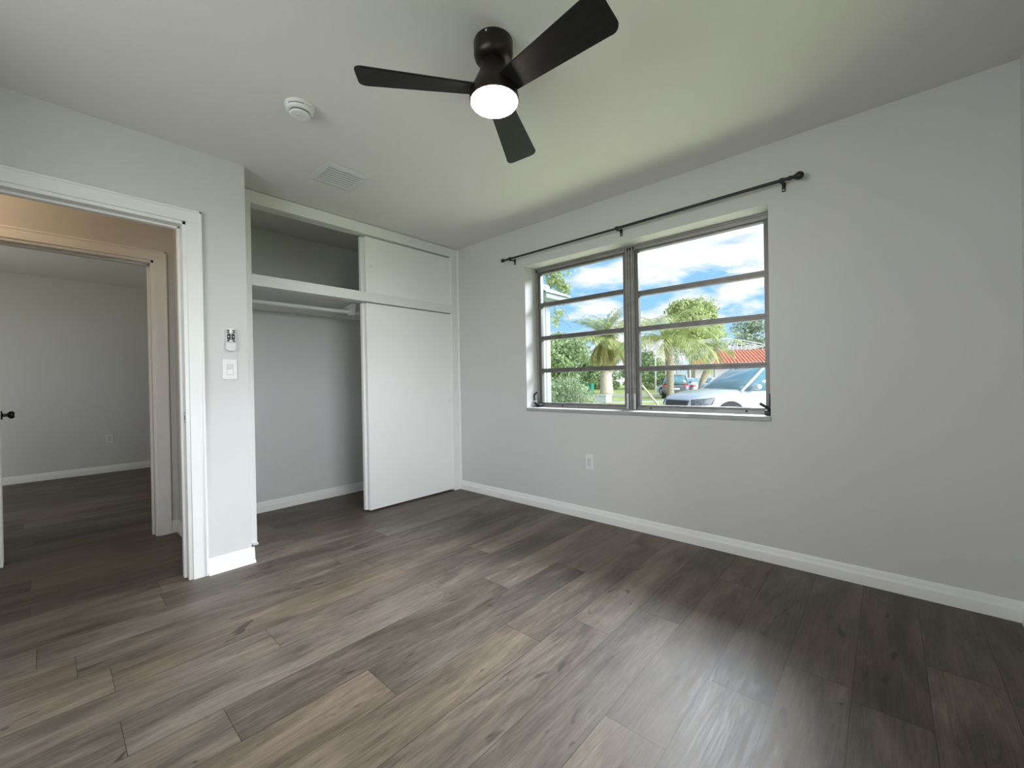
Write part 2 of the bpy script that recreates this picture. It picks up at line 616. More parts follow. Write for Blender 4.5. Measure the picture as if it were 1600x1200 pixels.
def jamb(b, x0, x1):
    t = 0.018
    b.box(x0, x1, DY1 - t, DY1 + 0.004, 0, DZ + 0.004).box(x0, x1, DY0 - 0.004, DY0 + t, 0, DZ + 0.004)
    b.box(x0, x1, DY0, DY1, DZ - t, DZ + 0.004)
    xm = x0 + (x1 - x0) * 0.42
    b.box(xm - 0.018, xm + 0.018, DY1 - t - 0.012, DY1 - t, 0, DZ - t)
    b.box(xm - 0.018, xm + 0.018, DY0 + t, DY0 + t + 0.012, 0, DZ - t)
    b.box(xm - 0.018, xm + 0.018, DY0 + t, DY1 - t, DZ - t - 0.012, DZ - t)


b = MB()
casing(b, DX, 1)
casing(b, DX0, -1)
jamb(b, DX0 - 0.004, DX + 0.006)
tr = struct('trim_1', b, M_trim, 'white casing of the bedroom doorway at the left', 'door trim', bevel=0.002)
sp = build('strike_plate', MB().box(0.283, 0.3245, -2.3045, -2.302, 0.885, 0.945), M_alu2, tr, bevel=0.0008)
build('latch_hole', MB().box(0.297, 0.311, -2.3049, -2.303, 0.902, 0.926), M_slot, sp)
b = MB()
casing(b, HX, 1)
casing(b, -0.86, -1)
jamb(b, -0.866, HX + 0.006)
struct('trim_2', b, M_trim, 'casing of the inner doorway across the hall, lit warm', 'door trim', bevel=0.002)

# far room door, opened back into that room and seen edge on
d = thing('door_1', (-0.862, DY0 + 0.02, 0.0), 'white flush door of the far room, seen edge on at left border', 'door', kind='structure')
lf = build('leaf', MB().box(-1.585, -0.862, DY0 - 0.005, DY0 + 0.03, 0.012, 1.985), M_door, d, bevel=0.0015)
kb = MB().lathe([(0.0, -0.002), (0.031, -0.002), (0.033, 0.004), (0.028, 0.008), (0.012, 0.010), (0.011, 0.03), (0.021, 0.036), (0.027, 0.044), (0.027, 0.056), (0.022, 0.064), (0.0, 0.066)], (-1.525, DY0 + 0.03, 0.905), 24, 'y')
build('knob', kb, M_bronze, d, smooth=True)
d.rotation_euler.z = math.radians(2.7)

# ------------------------------------------------------------------ closet
b = MB()
CY0, CY1 = -1.866, -0.0875
ZT, Z1, Z2 = 2.350, 1.862, 1.783
b.box(-0.10, 0.0, -1.99, CY0, 0, H - 0.004)
b.box(-0.10, 0.0, CY1, -0.001, 0, H - 0.004)
b.box(-0.10, 0.0, CY0, CY1, ZT, H - 0.004)
b.box(-0.10, 0.0, CY0, CY1, Z2, Z1)
fr = struct('trim_3', b, M_trim, 'white face frame around the two tier built-in closet', 'closet frame', bevel=0.002)
b = MB().prism([(0.0, -0.0005), (0.012, -0.0005), (0.0115, -0.005), (0.008, -0.010), (0.0, -0.0135)], 'z', 0.091, H - 0.004)
struct('trim_4', b, M_trim, 'thin white quarter round strip in corner beside the closet', 'corner trim', smooth=True)
sd = MB().prism([(0.001, CY0 - 0.001), (0.03, CY0 - 0.001), (0.028, CY0 - 0.03), (0.018, CY0 - 0.035), (0.001, CY0 - 0.035)], 'z', 0.0, 0.012)
build('floor_shoe', sd, M_trim, fr)


def slider(name, x0, x1, y0, y1, z0, z1, label, pull=None):
    t = thing(name, ((x0 + x1) / 2, (y0 + y1) / 2, z0), label, 'sliding door')
    build('panel', MB().box(x0, x1, y0, y1, z0, z1), M_door, t, bevel=0.0015)
    if pull:
        y, z = pull
        build('finger_pull', MB().lathe([(0.0, 0.0008), (0.011, 0.0008), (0.0135, 0.003), (0.016, 0.003), (0.0165, 0.0)], (x1, y, z), 24, 'x'), M_trim, t, smooth=True)
    return t


slider('closet_door', -0.053, -0.020, -1.006, CY1 + 0.006, 1.866, 2.338, 'front sliding panel of the upper cupboard, with round finger pull', (-0.955, 2.092))
slider('closet_door', -0.094, -0.061, -1.030, CY1 - 0.02, 1.866, 2.338, 'rear sliding panel of the upper cupboard, showing only its edge')
slider('closet_door', -0.053, -0.020, -1.006, CY1 + 0.006, 0.014, 1.775, 'tall front sliding closet door reaching nearly to the floor', (-0.126, 0.907))
slider('closet_door', -0.094, -0.061, -1.024, CY1 - 0.02, 0.014, 1.775, 'tall rear sliding closet door, only a sliver of edge showing')
t = thing('closet_shelf', (-0.43, -1.0, 1.80), 'white shelf dividing the closet, above the hanging rod', 'shelf')
build('board', MB().box(-0.76, -0.10, -1.99, 0.0, 1.815, 1.84), M_trim, t)
build('cleat', MB().box(-0.76, -0.742, -1.99, 0.0, 1.735, 1.815), M_trim, t, bevel=0.002)
t = thing('closet_rod', (-0.38, -1.45, 1.742), 'white round hanging rod under the closet shelf', 'closet rod')
build('rod', MB().tube([(-0.38, -1.99, 1.742), (-0.38, -0.0, 1.742)], 0.016, 20), M_trim, t, smooth=True)
b = MB()
pts = [(-0.742, 1.742), (-0.742, 1.775), (-0.40, 1.815), (-0.33, 1.815), (-0.345, 1.76), (-0.365, 1.722), (-0.40, 1.720), (-0.42, 1.745), (-0.43, 1.785), (-0.6, 1.765)]
b.prism([(x, z) for x, z in pts], 'y', -0.965, -0.945)
b.prism([(-0.352, 1.815), (-0.325, 1.815), (-0.355, 1.715), (-0.41, 1.712), (-0.41, 1.735)], 'y', -0.975, -0.935)
build('bracket', b, M_trim, t, bevel=0.003)

# ------------------------------------------------------------------ window
wn = thing('window_1', ((WX0 + WX1) / 2, 0.18, WZ0), 'aged aluminium awning window of two bays with four panes each', 'window', kind='structure')
b = MB()
ZS, ZH = 0.855, 2.0975
b.box(WX0, WX0 + 0.022, 0.150, 0.215, ZS, ZH).box(WX1 - 0.030, WX1, 0.150, 0.215, ZS, ZH)
b.box(WX0, WX1, 0.150, 0.215, ZH - 0.034, ZH).box(WX0, WX1, 0.135, 0.215, ZS, ZS + 0.008)
b.box(WX0, WX1, 0.158, 0.215, ZS, ZS + 0.022)
b.box(WX0 + 0.01, WX1, 0.140, 0.150, ZH - 0.012, ZH)
build('outer_frame', b, M_alu3, wn, bevel=0.0015)
b = MB()
b.box(1.764, 1.838, 0.150, 0.215, ZS, ZH)
b.box(1.772, 1.785, 0.142, 0.150, ZS, ZH - 0.012).box(1.796, 1.806, 0.139, 0.150, ZS, ZH - 0.012).box(1.817, 1.830, 0.142, 0.150, ZS, ZH - 0.012)
build('mullion', b, M_alu3, wn, bevel=0.0015)
LZ = ([0.888, 1.180, 1.471, 1.769, 2.052], [0.888, 1.164, 1.466, 1.733, 2.058])
for (xa, xb), zs in zip(((0.911, 1.764), (1.838, 2.712)), LZ):
    for i in range(4):
        z0, z1 = zs[i], zs[i + 1]
        lo = 0.006 if i == 0 else 0.0185
        hi = 0.006 if i == 3 else 0.0185
        b = MB()
        zb = z0 - (0.012 if i == 0 else 0.0)
        zt = z1 + (0.012 if i == 3 else 0.0)
        b.box(xa, xa + 0.024, 0.162, 0.200, zb, zt).box(xb - 0.024, xb, 0.162, 0.200, zb, zt)
        b.box(xa + 0.024, xb - 0.024, 0.166, 0.198, zb, z0 + lo).box(xa + 0.024, xb - 0.024, 0.162, 0.204, z1 - hi, zt)
        sa = build('vent_sash', b, M_alu, wn, bevel=0.0012)
        build('pane', MB().box(xa + 0.022, xb - 0.022, 0.179, 0.183, z0 + lo - 0.002, z1 - hi + 0.002), M_glass, sa)
for x in (1.768, 1.826):
    build('jamb_clip', MB().box(x, x + 0.016, 0.136, 0.1405, ZS + 0.006, ZS + 0.125), M_alu2, wn, bevel=0.001)
# crank operator, left
cr = build('crank_base', MB().box(0.905, 0.948, 0.105, 0.158, ZS + 0.002, ZS + 0.026), M_dark, wn, bevel=0.004)
build('crank_arm', MB().tube([(0.938, 0.115, 0.866), (0.905, 0.105, 0.886), (0.892, 0.10, 0.905), (0.888, 0.10, 0.945), (0.898, 0.10, 0.972), (0.928, 0.11, 0.990)], [0.009, 0.009, 0.010, 0.009, 0.008, 0.008], 10), M_dark, cr, smooth=True)
build('crank_knob', MB().lathe([(0.0, -0.012), (0.008, -0.012), (0.009, 0.0), (0.008, 0.022), (0.0, 0.024)], (0.896, 0.095, 0.907), 16, 'x'), M_alu2, cr, smooth=True)
# lever operator, right
lv = build('lever_base', MB().box(2.690, 2.730, 0.100, 0.158, ZS + 0.002, ZS + 0.030), M_dark, wn, bevel=0.004)
build('lever_arm', MB().tube([(2.722, 0.105, 0.868), (2.712, 0.10, 0.896), (2.695, 0.098, 0.908), (2.668, 0.095, 0.926)], [0.010, 0.009, 0.008, 0.0085], 10), M_dark, lv, smooth=True)
build('slide_track', MB().box(2.712, 2.728, 0.118, 0.150, 0.905, 0.985), M_dark, lv, bevel=0.002)
for x in (1.16, 1.95, 2.58):
    build('latch_screw', MB().lathe([(0.0, 0.0), (0.006, 0.0), (0.006, -0.006), (0.0, -0.008)], (x, 0.158, ZS + 0.017), 12, 'y'), M_dark, wn)
struct('trim_5', MB().box(WX0, WX1 + 0.002, -0.010, 0.216, WZ0, ZS), M_sill, 'pale grey stone sill under the aluminium window', 'window sill', bevel=0.002)

# two aluminium windows added out of frame, beside and behind the viewer, for light
for nm, ax, off, a0, a1, lab in (('added_window_2', 'x', EX + 0.16, E0, E1, 'unseen aluminium window added in the side wall beside the viewer'), ('added_window_3', 'y', -3.78, S0, S1, 'unseen aluminium window added in the wall behind the viewer')):
    w2 = thing(nm, (off, (a0 + a1) / 2, EZ0) if ax == 'x' else ((a0 + a1) / 2, off, EZ0), lab, 'window', kind='structure')

    def bb(b, d0, d1, p0, p1, z0, z1):
        return b.box(off + d0, off + d1, p0, p1, z0, z1) if ax == 'x' else b.box(p0, p1, off + d0, off + d1, z0, z1)
    b = MB()
    bb(b, -0.03, 0.03, a0, a0 + 0.03, EZ0, EZ1)
    bb(b, -0.03, 0.03, a1 - 0.03, a1, EZ0, EZ1)
    bb(b, -0.03, 0.03, a0, a1, EZ0, EZ0 + 0.04)
    bb(b, -0.03, 0.03, a0, a1, EZ1 - 0.04, EZ1)
    bb(b, -0.03, 0.03, (a0 + a1) / 2 - 0.03, (a0 + a1) / 2 + 0.03, EZ0, EZ1)
    for z in (1.16, 1.47, 1.76):
        bb(b, -0.015, 0.015, a0, a1, z - 0.016, z + 0.016)
    build('outer_frame', b, M_alu, w2)
    build('pane', bb(MB(), -0.002, 0.002, a0, a1, EZ0 + 0.03, EZ1 - 0.03), M_glass, w2)

# ------------------------------------------------------------------ curtain rod
t = thing('curtain_rod', (1.82, -0.07, 2.175), 'thin black telescoping curtain rod mounted above the window', 'curtain rod')
build('rod', MB().tube([(0.742, -0.07, 2.173), (1.84, -0.07, 2.173)], 0.0078, 16), M_black, t, smooth=True)
build('outer_tube', MB().tube([(1.82, -0.07, 2.174), (2.86, -0.07, 2.181)], 0.0095, 16), M_black, t, smooth=True)
for x, sg, z, k in ((0.742, -1, 2.173, 0.75), (2.855, 1, 2.181, 1.0)):
    b = MB().lathe([(0.0, -0.002), (0.010 * k, -0.002), (0.0125 * k, 0.008), (0.010 * k, 0.014), (0.009 * k, 0.022), (0.014 * k, 0.030), (0.020 * k, 0.040), (0.0215 * k, 0.050), (0.019 * k, 0.060), (0.012 * k, 0.068), (0.0, 0.071)], (0, 0, 0), 20, 'x')
    b.v = [(x + sg * p[0], -0.07 + p[1], z + p[2]) for p in b.v]
    build('finial', b, M_black, t, smooth=True)
for x, z in ((0.778, 2.173), (1.815, 2.175), (2.822, 2.180)):
    b = MB()
    b.box(x - 0.009, x + 0.009, -0.004, 0.0, z - 0.040, z + 0.012)
    b.tube([(x, -0.003, z - 0.010), (x, -0.035, z - 0.006), (x, -0.062, z - 0.014), (x, -0.072, z - 0.014)], 0.005, 10)
    b.tube([(x - 0.009, -0.07, z), (x + 0.009, -0.07, z)], 0.0135, 16)
    br = build('bracket', b, M_black, t, smooth=True)
    build('screw', MB().lathe([(0.0, -0.0065), (0.004, -0.006), (0.0045, -0.004)], (x, 0, z - 0.030), 10, 'y'), M_alu2, br)

# ------------------------------------------------------------------ ceiling fan
FXc, FYc = 2.09, -1.61
t = thing('ceiling_fan', (FXc, FYc, H), 'black three blade flush ceiling fan with glowing round lamp', 'ceiling fan')
c = (FXc, FYc, 0)
build('canopy', MB().lathe([(0.0, H), (0.076, H), (0.078, H - 0.004), (0.078, H - 0.050), (0.074, H - 0.066), (0.060, H - 0.078), (0.045, H - 0.082), (0.0, H - 0.082)], c, 48), M_bronze, t, smooth=True)
build('motor_housing', MB().lathe([(0.0, 2.362), (0.046, 2.362), (0.050, 2.345), (0.060, 2.315), (0.074, 2.285), (0.086, 2.262), (0.094, 2.240), (0.098, 2.222), (0.0985, 2.206), (0.0955, 2.204), (0.0, 2.204)], c, 48), M_bronze, t, smooth=True)
ln = MB().lathe([(0.0, 2.207), (0.0935, 2.207), (0.0935, 2.201), (0.0885, 2.194), (0.07, 2.1895), (0.04, 2.187), (0.0, 2.186)], c, 48)
build('lamp_lens', ln, M_lens, t, smooth=True)
for a in (-1.15, 1.0, 3.1):
    b = MB().tube([(FXc + q * math.cos(a), FYc + q * math.sin(a), H - 0.012) for q in (0.074, 0.0805)], 0.0042, 10)
    build('canopy_screw', b, M_alu2, t)
BLADE_Z, PITCH = 2.248, math.radians(-14)
for ang in (math.radians(-2), math.radians(118), math.radians(-127.5)):
    n = 9
    outl = []
    for i in range(n):
        s = i / (n - 1)
        x = 0.075 + s * (0.524 - 0.075)
        hw = 0.047 + 0.030 * min(1, s * 1.05)
        outl.append((x, hw))
    up = []
    for x, hw in outl[:-1]:
        up.append((x, hw))
    R = 0.030
    xt, ht = outl[-1]
    for k in range(7):
        q = PI / 2 - k * PI / 12
        up.append((xt - R + R * math.cos(q), ht - R + R * math.sin(q)))
    poly = up + [(x, -y) for x, y in up[::-1]]
    b = MB().prism(poly, 'z', -0.004, 0.004)
    ca_, sa_ = math.cos(ang), math.sin(ang)
    cp, sp_ = math.cos(PITCH), math.sin(PITCH)
    vv = []
    for x, y, z in b.v:
        y2, z2 = y * cp - z * sp_, y * sp_ + z * cp
        vv.append((FXc + x * ca_ - y2 * sa_, FYc + x * sa_ + y2 * ca_, BLADE_Z + z2))
    b.v = vv
    build('blade', b, M_blade, t, bevel=0.0015)

# ------------------------------------------------------------------ smoke detector
SX, SY = 1.138, -1.980
t = thing('smoke_detector', (SX, SY, H), 'round white smoke detector on the ceiling left of the fan', 'smoke detector')
c = (SX, SY, 0)
build('base', MB().lathe([(0.0, H), (0.066, H), (0.067, H - 0.006), (0.064, H - 0.009), (0.0, H - 0.009)], c, 40), M_plastic, t, smooth=True)
build('body', MB().lathe([(0.0, H - 0.008), (0.063, H - 0.008), (0.062, H - 0.024), (0.056, H - 0.031), (0.048, H - 0.033), (0.0, H - 0.033)], c, 40), M_plastic, t, smooth=True)
build('sensor_slot', MB().lathe([(0.0, H - 0.032), (0.045, H - 0.032), (0.045, H - 0.039), (0.0, H - 0.039)], c, 40), M_slot, t)
build('cap', MB().lathe([(0.0, H - 0.038), (0.045, H - 0.038), (0.0465, H - 0.042), (0.042, H - 0.047), (0.0, H - 0.049)], c, 40), M_plastic, t, smooth=True)
b = MB()
for k in range(10):
    a = -1.2 + k * 0.12
    b.box(SX + 0.0628 * math.cos(a) - 0.002, SX + 0.0628 * math.cos(a) + 0.002, SY + 0.0628 * math.sin(a) - 0.002, SY + 0.0628 * math.sin(a) + 0.002, H - 0.020, H - 0.017)
build('side_marking', b, M_slot, t)
build('test_button', MB().lathe([(0.0, H - 0.048), (0.009, H - 0.048), (0.008, H - 0.0505), (0.0, H - 0.051)], (SX + 0.006, SY - 0.01, 0), 16), M_plastic2, t, smooth=True)

# ------------------------------------------------------------------ ceiling vent
VX0, VX1, VY0, VY1 = 0.450, 0.752, -1.672, -1.378
t = thing('ceiling_vent', ((VX0 + VX1) / 2, (VY0 + VY1) / 2, H), 'square white louvred air vent in the ceiling above the closet', 'air vent')
b = MB()
bw = 0.038


def slope_frame(b):
    o_ = [(VX0, VY0), (VX1, VY0), (VX1, VY1), (VX0, VY1)]
    i_ = [(VX0 + bw, VY0 + bw), (VX1 - bw, VY0 + bw), (VX1 - bw, VY1 - bw), (VX0 + bw, VY1 - bw)]
    vs = [(x, y, H - 0.0005) for x, y in o_] + [(x, y, H - 0.004) for x, y in o_] + [(x, y, H - 0.011) for x, y in i_] + [(x, y, H - 0.0005) for x, y in i_]
    fs = []
    for k in range(4):
        j = (k + 1) % 4
        for a in range(3):
            fs.append((a * 4 + k, a * 4 + j, a * 4 + 4 + j, a * 4 + 4 + k))
    b.add(vs, fs)


slope_frame(b)
build('frame', b, M_plastic2, t)
build('backing', MB().box(VX0 + bw - 0.004, VX1 - bw + 0.004, VY0 + bw - 0.004, VY1 - bw + 0.004, H - 0.002, H - 0.0008), M_ventback, t)
ns = 8
for k in range(ns):
    x = VX0 + bw + 0.010 + (VX1 - VX0 - 2 * bw - 0.020) * k / (ns - 1)
    b = MB().prism([(x + 0.0062, H - 0.0035), (x + 0.0070, H - 0.0046), (x - 0.0058, H - 0.0100), (x - 0.0066, H - 0.0089)], 'y', VY0 + bw, VY1 - bw)
    build('louvre', b, M_plastic2, t)
build('damper_lever', MB().box(VX1 - bw - 0.012, VX1 - bw + 0.004, -1.520, -1.514, H - 0.018, H - 0.004), M_plastic2, t)

# ------------------------------------------------------------------ electrical
t = thing('light_switch', (DX, -2.0868, 1.188), 'white rocker light switch on the wall beside the bedroom doorway', 'light switch')
b = MB()
y0, y1, z0, z1 = -2.1255, -2.0485, 1.1265, 1.2500
b.box(DX, DX + 0.006, y0, y1, z0, z1)
build('cover_plate', b, M_plastic, t, bevel=0.003)
build('switch_frame', MB().box(DX + 0.004, DX + 0.0072, -2.1045, -2.0695, 1.154, 1.222), M_plastic2, t, bevel=0.001)
b = MB().prism([(DX + 0.006, 1.158), (DX + 0.0095, 1.158), (DX + 0.0075, 1.188), (DX + 0.0125, 1.218), (DX + 0.006, 1.218)], 'y', -2.1015, -2.0725)
build('rocker', b, M_plastic, t, bevel=0.0008)
for z in (1.1395, 1.2365):
    build('plate_screw', MB().lathe([(0.0, 0.0068), (0.003, 0.0064), (0.0032, 0.005)], (DX, -2.087, z), 10, 'x'), M_plastic2, t)

t = thing('fan_remote', (DX, -2.083, 1.297), 'white fan remote with black buttons in a wall cradle', 'remote control')
y0, y1, z0, z1 = -2.109, -2.057, 1.298, 1.431


def rrect(y0, y1, z0, z1, r, rb=None, n=6):
    rb = rb or r
    pts = []
    for cy, cz, rr, a0 in ((y1 - r, z1 - r, r, 0), (y0 + r, z1 - r, r, PI / 2), (y0 + rb, z0 + rb, rb, PI), (y1 - rb, z0 + rb, rb, 1.5 * PI)):
        for k in range(n + 1):
            a = a0 + k * PI / 2 / n
            pts.append((cy + rr * math.cos(a), cz + rr * math.sin(a)))
    return pts


build('cradle', MB().prism(rrect(y0 - 0.001, y1 + 0.001, z0 - 0.002, 1.348, 0.004, 0.022), 'x', DX, DX + 0.026), M_plastic2, t, bevel=0.003)
build('cradle_back', MB().prism(rrect(y0 + 0.004, y1 - 0.004, z0 + 0.03, z1 - 0.025, 0.004), 'x', DX, DX + 0.006), M_plastic2, t)
build('body', MB().prism(rrect(y0 + 0.002, y1 - 0.002, z0 + 0.006, z1, 0.010, 0.020), 'x', DX + 0.005, DX + 0.0225), M_plastic, t, bevel=0.003)
xb = DX + 0.0225
ym = (y0 + y1) / 2
for zz, ys in ((z1 - 0.012, (-0.0145, 0.0145)), (z1 - 0.0235, (-0.0145, 0.0145)), (z1 - 0.074, (-0.0145, 0.0145)), (z1 - 0.0855, (-0.0155, 0.0, 0.0155))):
    for yy in ys:
        build('button', MB().prism(rrect(ym + yy - 0.0072, ym + yy + 0.0072, zz - 0.0043, zz + 0.0043, 0.0025, n=3), 'x', xb - 0.001, xb + 0.0014), M_black, t)
pad = build('control_pad', MB().prism(rrect(ym - 0.0205, ym + 0.0205, z1 - 0.0685, z1 - 0.030, 0.008, n=4), 'x', xb - 0.001, xb + 0.0012), M_black, t)
b = MB()
for yy, zz in ((0, 0.0), (0, -0.0125), (0, 0.0125), (-0.013, 0), (0.013, 0)):
    b.lathe([(0.0022, 0.0012), (0.0035, 0.0016), (0.0022, 0.0018), (0.0, 0.0014)], (xb, ym + yy, z1 - 0.0493 + zz), 10, 'x')
build('pad_mark', b, M_plastic2, pad)


def outlet(name, label, axis, wall, a, z, sgn):
    t = thing(name, (a, wall, z) if axis == 'y' else (wall, a, z), label, 'power outlet', 'white wall outlets')

    def bx(h0, h1, a0, a1, zz0, zz1):
        d0, d1 = sorted((wall + sgn * h0, wall + sgn * h1))
        return (a + a0, a + a1, d0, d1, z + zz0, z + zz1) if axis == 'y' else (d0, d1, a + a0, a + a1, z + zz0, z + zz1)
    build('cover_plate', MB().box(*bx(0, 0.006, -0.036, 0.036, -0.060, 0.060)), M_plastic, t, bevel=0.003)
    build('receptacle', MB().box(*bx(0.004, 0.0078, -0.0168, 0.0168, -0.034, 0.034)), M_plastic2, t, bevel=0.001)
    for zz in (-0.018, 0.018):
        b = MB()
        b.box(*bx(0.0074, 0.0081, -0.0075, -0.0055, zz - 0.001, zz + 0.007))
        b.box(*bx(0.0074, 0.0081, 0.0055, 0.0075, zz - 0.001, zz + 0.006))
        b.box(*bx(0.0074, 0.0081, -0.0022, 0.0022, zz - 0.009, zz - 0.0045))
        build('socket_slots', b, M_slot, t)
    return t


outlet('wall_outlet', 'white outlet on the window wall, below the left window bay', 'y', 0.0, 1.516, 0.449, -1)
outlet('wall_outlet', 'white outlet on the far room wall, seen through both doorways', 'x', -4.28, -2.285, 0.437, 1)

# ================================================================== OUTSIDE
G = -0.30
M_grass = mat('lawn_grass', (0.36, 0.42, 0.13), 0.9, var=0.35, vscale=1.4, bump=0.6, bscale=30)
M_conc = mat('pale_concrete', (0.44, 0.43, 0.40), 0.85, var=0.10, vscale=2.0)
M_road = mat('sunlit_asphalt', (0.36, 0.355, 0.34), 0.9, var=0.12, vscale=1.0)
M_stucco = mat('white_stucco', (0.25, 0.275, 0.275), 0.8, var=0.03, vscale=2, bump=0.3, bscale=60)
M_wtrim = mat('wing_trim', (0.22, 0.245, 0.25), 0.6, var=0.04, vscale=3)
M_eave = mat('grey_green_fascia', (0.17, 0.215, 0.20), 0.7, var=0.08, vscale=3)
M_bark = mat('palm_bark', (0.30, 0.25, 0.19), 0.9, var=0.4, vscale=9, stretch=(1, 1, 3), bump=0.8, bscale=14)
M_bark2 = mat('pale_bark', (0.48, 0.42, 0.34), 0.9, var=0.35, vscale=8, stretch=(1, 1, 2.5), bump=0.8, bscale=14)
M_tile = mat('red_roof_tile', (0.60, 0.24, 0.14), 0.75, var=0.22, vscale=3)
M_cream = mat('cream_wall', (0.56, 0.52, 0.47), 0.85, var=0.04, vscale=2)
M_gar = mat('garage_door_paint', (0.52, 0.49, 0.46), 0.7, var=0.03, vscale=2)
M_wht = mat('white_metal', (0.60, 0.62, 0.63), 0.5, var=0.03, vscale=2)
M_carw = mat('car_white', (0.40, 0.45, 0.50), 0.25, 0.0, var=0.02, vscale=2, coat=0.6)
M_carg = mat('car_grey', (0.16, 0.17, 0.19), 0.3, 0.3, var=0.05, vscale=2, coat=0.6)
M_carb = mat('car_blue_silver', (0.42, 0.50, 0.60), 0.3, 0.3, var=0.03, vscale=2, coat=0.6)
M_cglass = mat('car_glass', (0.12, 0.24, 0.28), 0.06, 0.0, var=0.15, vscale=2, spec=0.9)
M_tyre = mat('tyre_rubber', (0.03, 0.03, 0.032), 0.8, var=0.2, vscale=10)
M_rim = mat('alloy_rim', (0.45, 0.47, 0.5), 0.35, 0.8, var=0.1, vscale=8)
M_lampc = mat('headlight_glass', (0.09, 0.10, 0.11), 0.3, 0.0, var=0.6, vscale=18, spec=0.5)
M_tail = mat('tail_light_red', (0.70, 0.04, 0.03), 0.2, var=0.2, vscale=6)
M_grn = mat('bin_green', (0.03, 0.28, 0.20), 0.5, var=0.1, vscale=5)
M_lime = mat('bin_lime', (0.22, 0.48, 0.08), 0.5, var=0.1, vscale=5)
L_lite = leaf_mat('leaf_light', (0.24, 0.32, 0.10), (0.62, 0.68, 0.32), 0.9)
L_mid = leaf_mat('leaf_mid', (0.15, 0.24, 0.11), (0.46, 0.56, 0.28), 0.8)
L_grey = leaf_mat('leaf_grey', (0.17, 0.24, 0.16), (0.46, 0.53, 0.38), 0.8)
L_palm = leaf_mat('palm_leaf', (0.26, 0.32, 0.11), (0.66, 0.70, 0.36), 1.6)
L_dry = leaf_mat('palm_leaf_old', (0.42, 0.40, 0.16), (0.70, 0.66, 0.36), 1.1)
L_hedge = leaf_mat('hedge_leaf', (0.13, 0.22, 0.09), (0.52, 0.60, 0.40), 9.0)

# ground, street and driveway
struct('lawn', MB().box(-70, 45, -40, 130, G - 0.1, G), M_grass, 'sunny green lawn outside the window', 'lawn')


def strip(b, p, q, wd, z0, z1):
    p, q = Vector(p), Vector(q)
    n = (q - p).normalized()
    n = Vector((-n.y, n.x)) * wd / 2
    pts = [p + n, p - n, q - n, q + n]
    b.prism([(a.x, a.y) for a in pts], 'z', z0, z1)
    return b


sdir = Vector((0.74, 0.67))
c0 = Vector((-14.5, 30.5))
struct('street', strip(MB(), c0 - sdir * 45, c0 + sdir * 60, 4.6, G - 0.02, G + 0.02), M_road, 'pale sunlit street beyond the front lawn', 'street')
c1 = Vector((-10.2, 20.4))
struct('sidewalk', strip(MB(), c1 - sdir * 45, c1 + sdir * 26, 1.3, G - 0.02, G + 0.03), M_conc, 'pale concrete sidewalk at the lawn edge near the house', 'sidewalk')
struct('driveway', strip(MB(), (-1.2, 4.2), (7.5, 16.5), 8.5, G - 0.02, G + 0.025), M_conc, 'pale concrete driveway under the white car', 'driveway')

# wing of the house at the left edge of the window
b = MB()
WXc, WYc = -1.55, 3.62
t = thing('house_wing', (-2.4, 3.0, G), 'white stucco house wing with grey eave at the left window edge', 'house')
build('wall', MB().box(-2.6, WXc, WYc - 0.45, WYc, G, 2.92), M_stucco, t)
b = MB()
b.box(-1.66, WXc + 0.018, WYc - 0.115, WYc + 0.018, G, 2.90)
build('corner_board', b, M_wtrim, t, bevel=0.012)
build('drain_pipe', MB().tube([(-1.71, WYc - 0.49, G), (-1.71, WYc - 0.49, 2.8)], 0.03, 12), M_wtrim, t, smooth=True)
b = MB()
b.prism([(-2.6, 3.29), (-1.30, 2.70), (-1.30, 2.60), (-1.40, 2.55), (-2.6, 3.05)], 'y', WYc - 0.4, WYc + 0.30)
build('eave', b, M_eave, t, bevel=0.01)
b = MB().prism([(-2.6, 3.315), (-1.27, 2.715), (-1.27, 2.69), (-2.6, 3.29)], 'y', WYc - 0.45, WYc + 0.34)
build('roof_edge', b, M_wtrim, t)


# ---- plants
def leaves(b, rnd, cen, rad, n, size, flat=0.7, shell=0.55):
    """n leaf-clump quads scattered in the outer part of an ellipsoid"""
    for _ in range(n):
        d = Vector((rnd.gauss(0, 1), rnd.gauss(0, 1), rnd.gauss(0, 1))).normalized()
        k = shell + (1 - shell) * rnd.random() ** 0.6
        p = Vector((cen[0] + d.x * rad[0] * k, cen[1] + d.y * rad[1] * k, cen[2] + d.z * rad[2] * k))
        nrm = (d + 0.9 * Vector((rnd.uniform(-1, 1), rnd.uniform(-1, 1), rnd.uniform(-0.6, 1)))).normalized()
        a = nrm.cross(Vector((rnd.uniform(-1, 1), rnd.uniform(-1, 1), rnd.uniform(-1, 1)))).normalized()
        c_ = nrm.cross(a)
        s = size * rnd.uniform(0.6, 1.3)
        b.add([p - a * s, p - c_ * s * 0.5, p + a * s, p + c_ * s * 0.5], [(0, 1, 2, 3)])


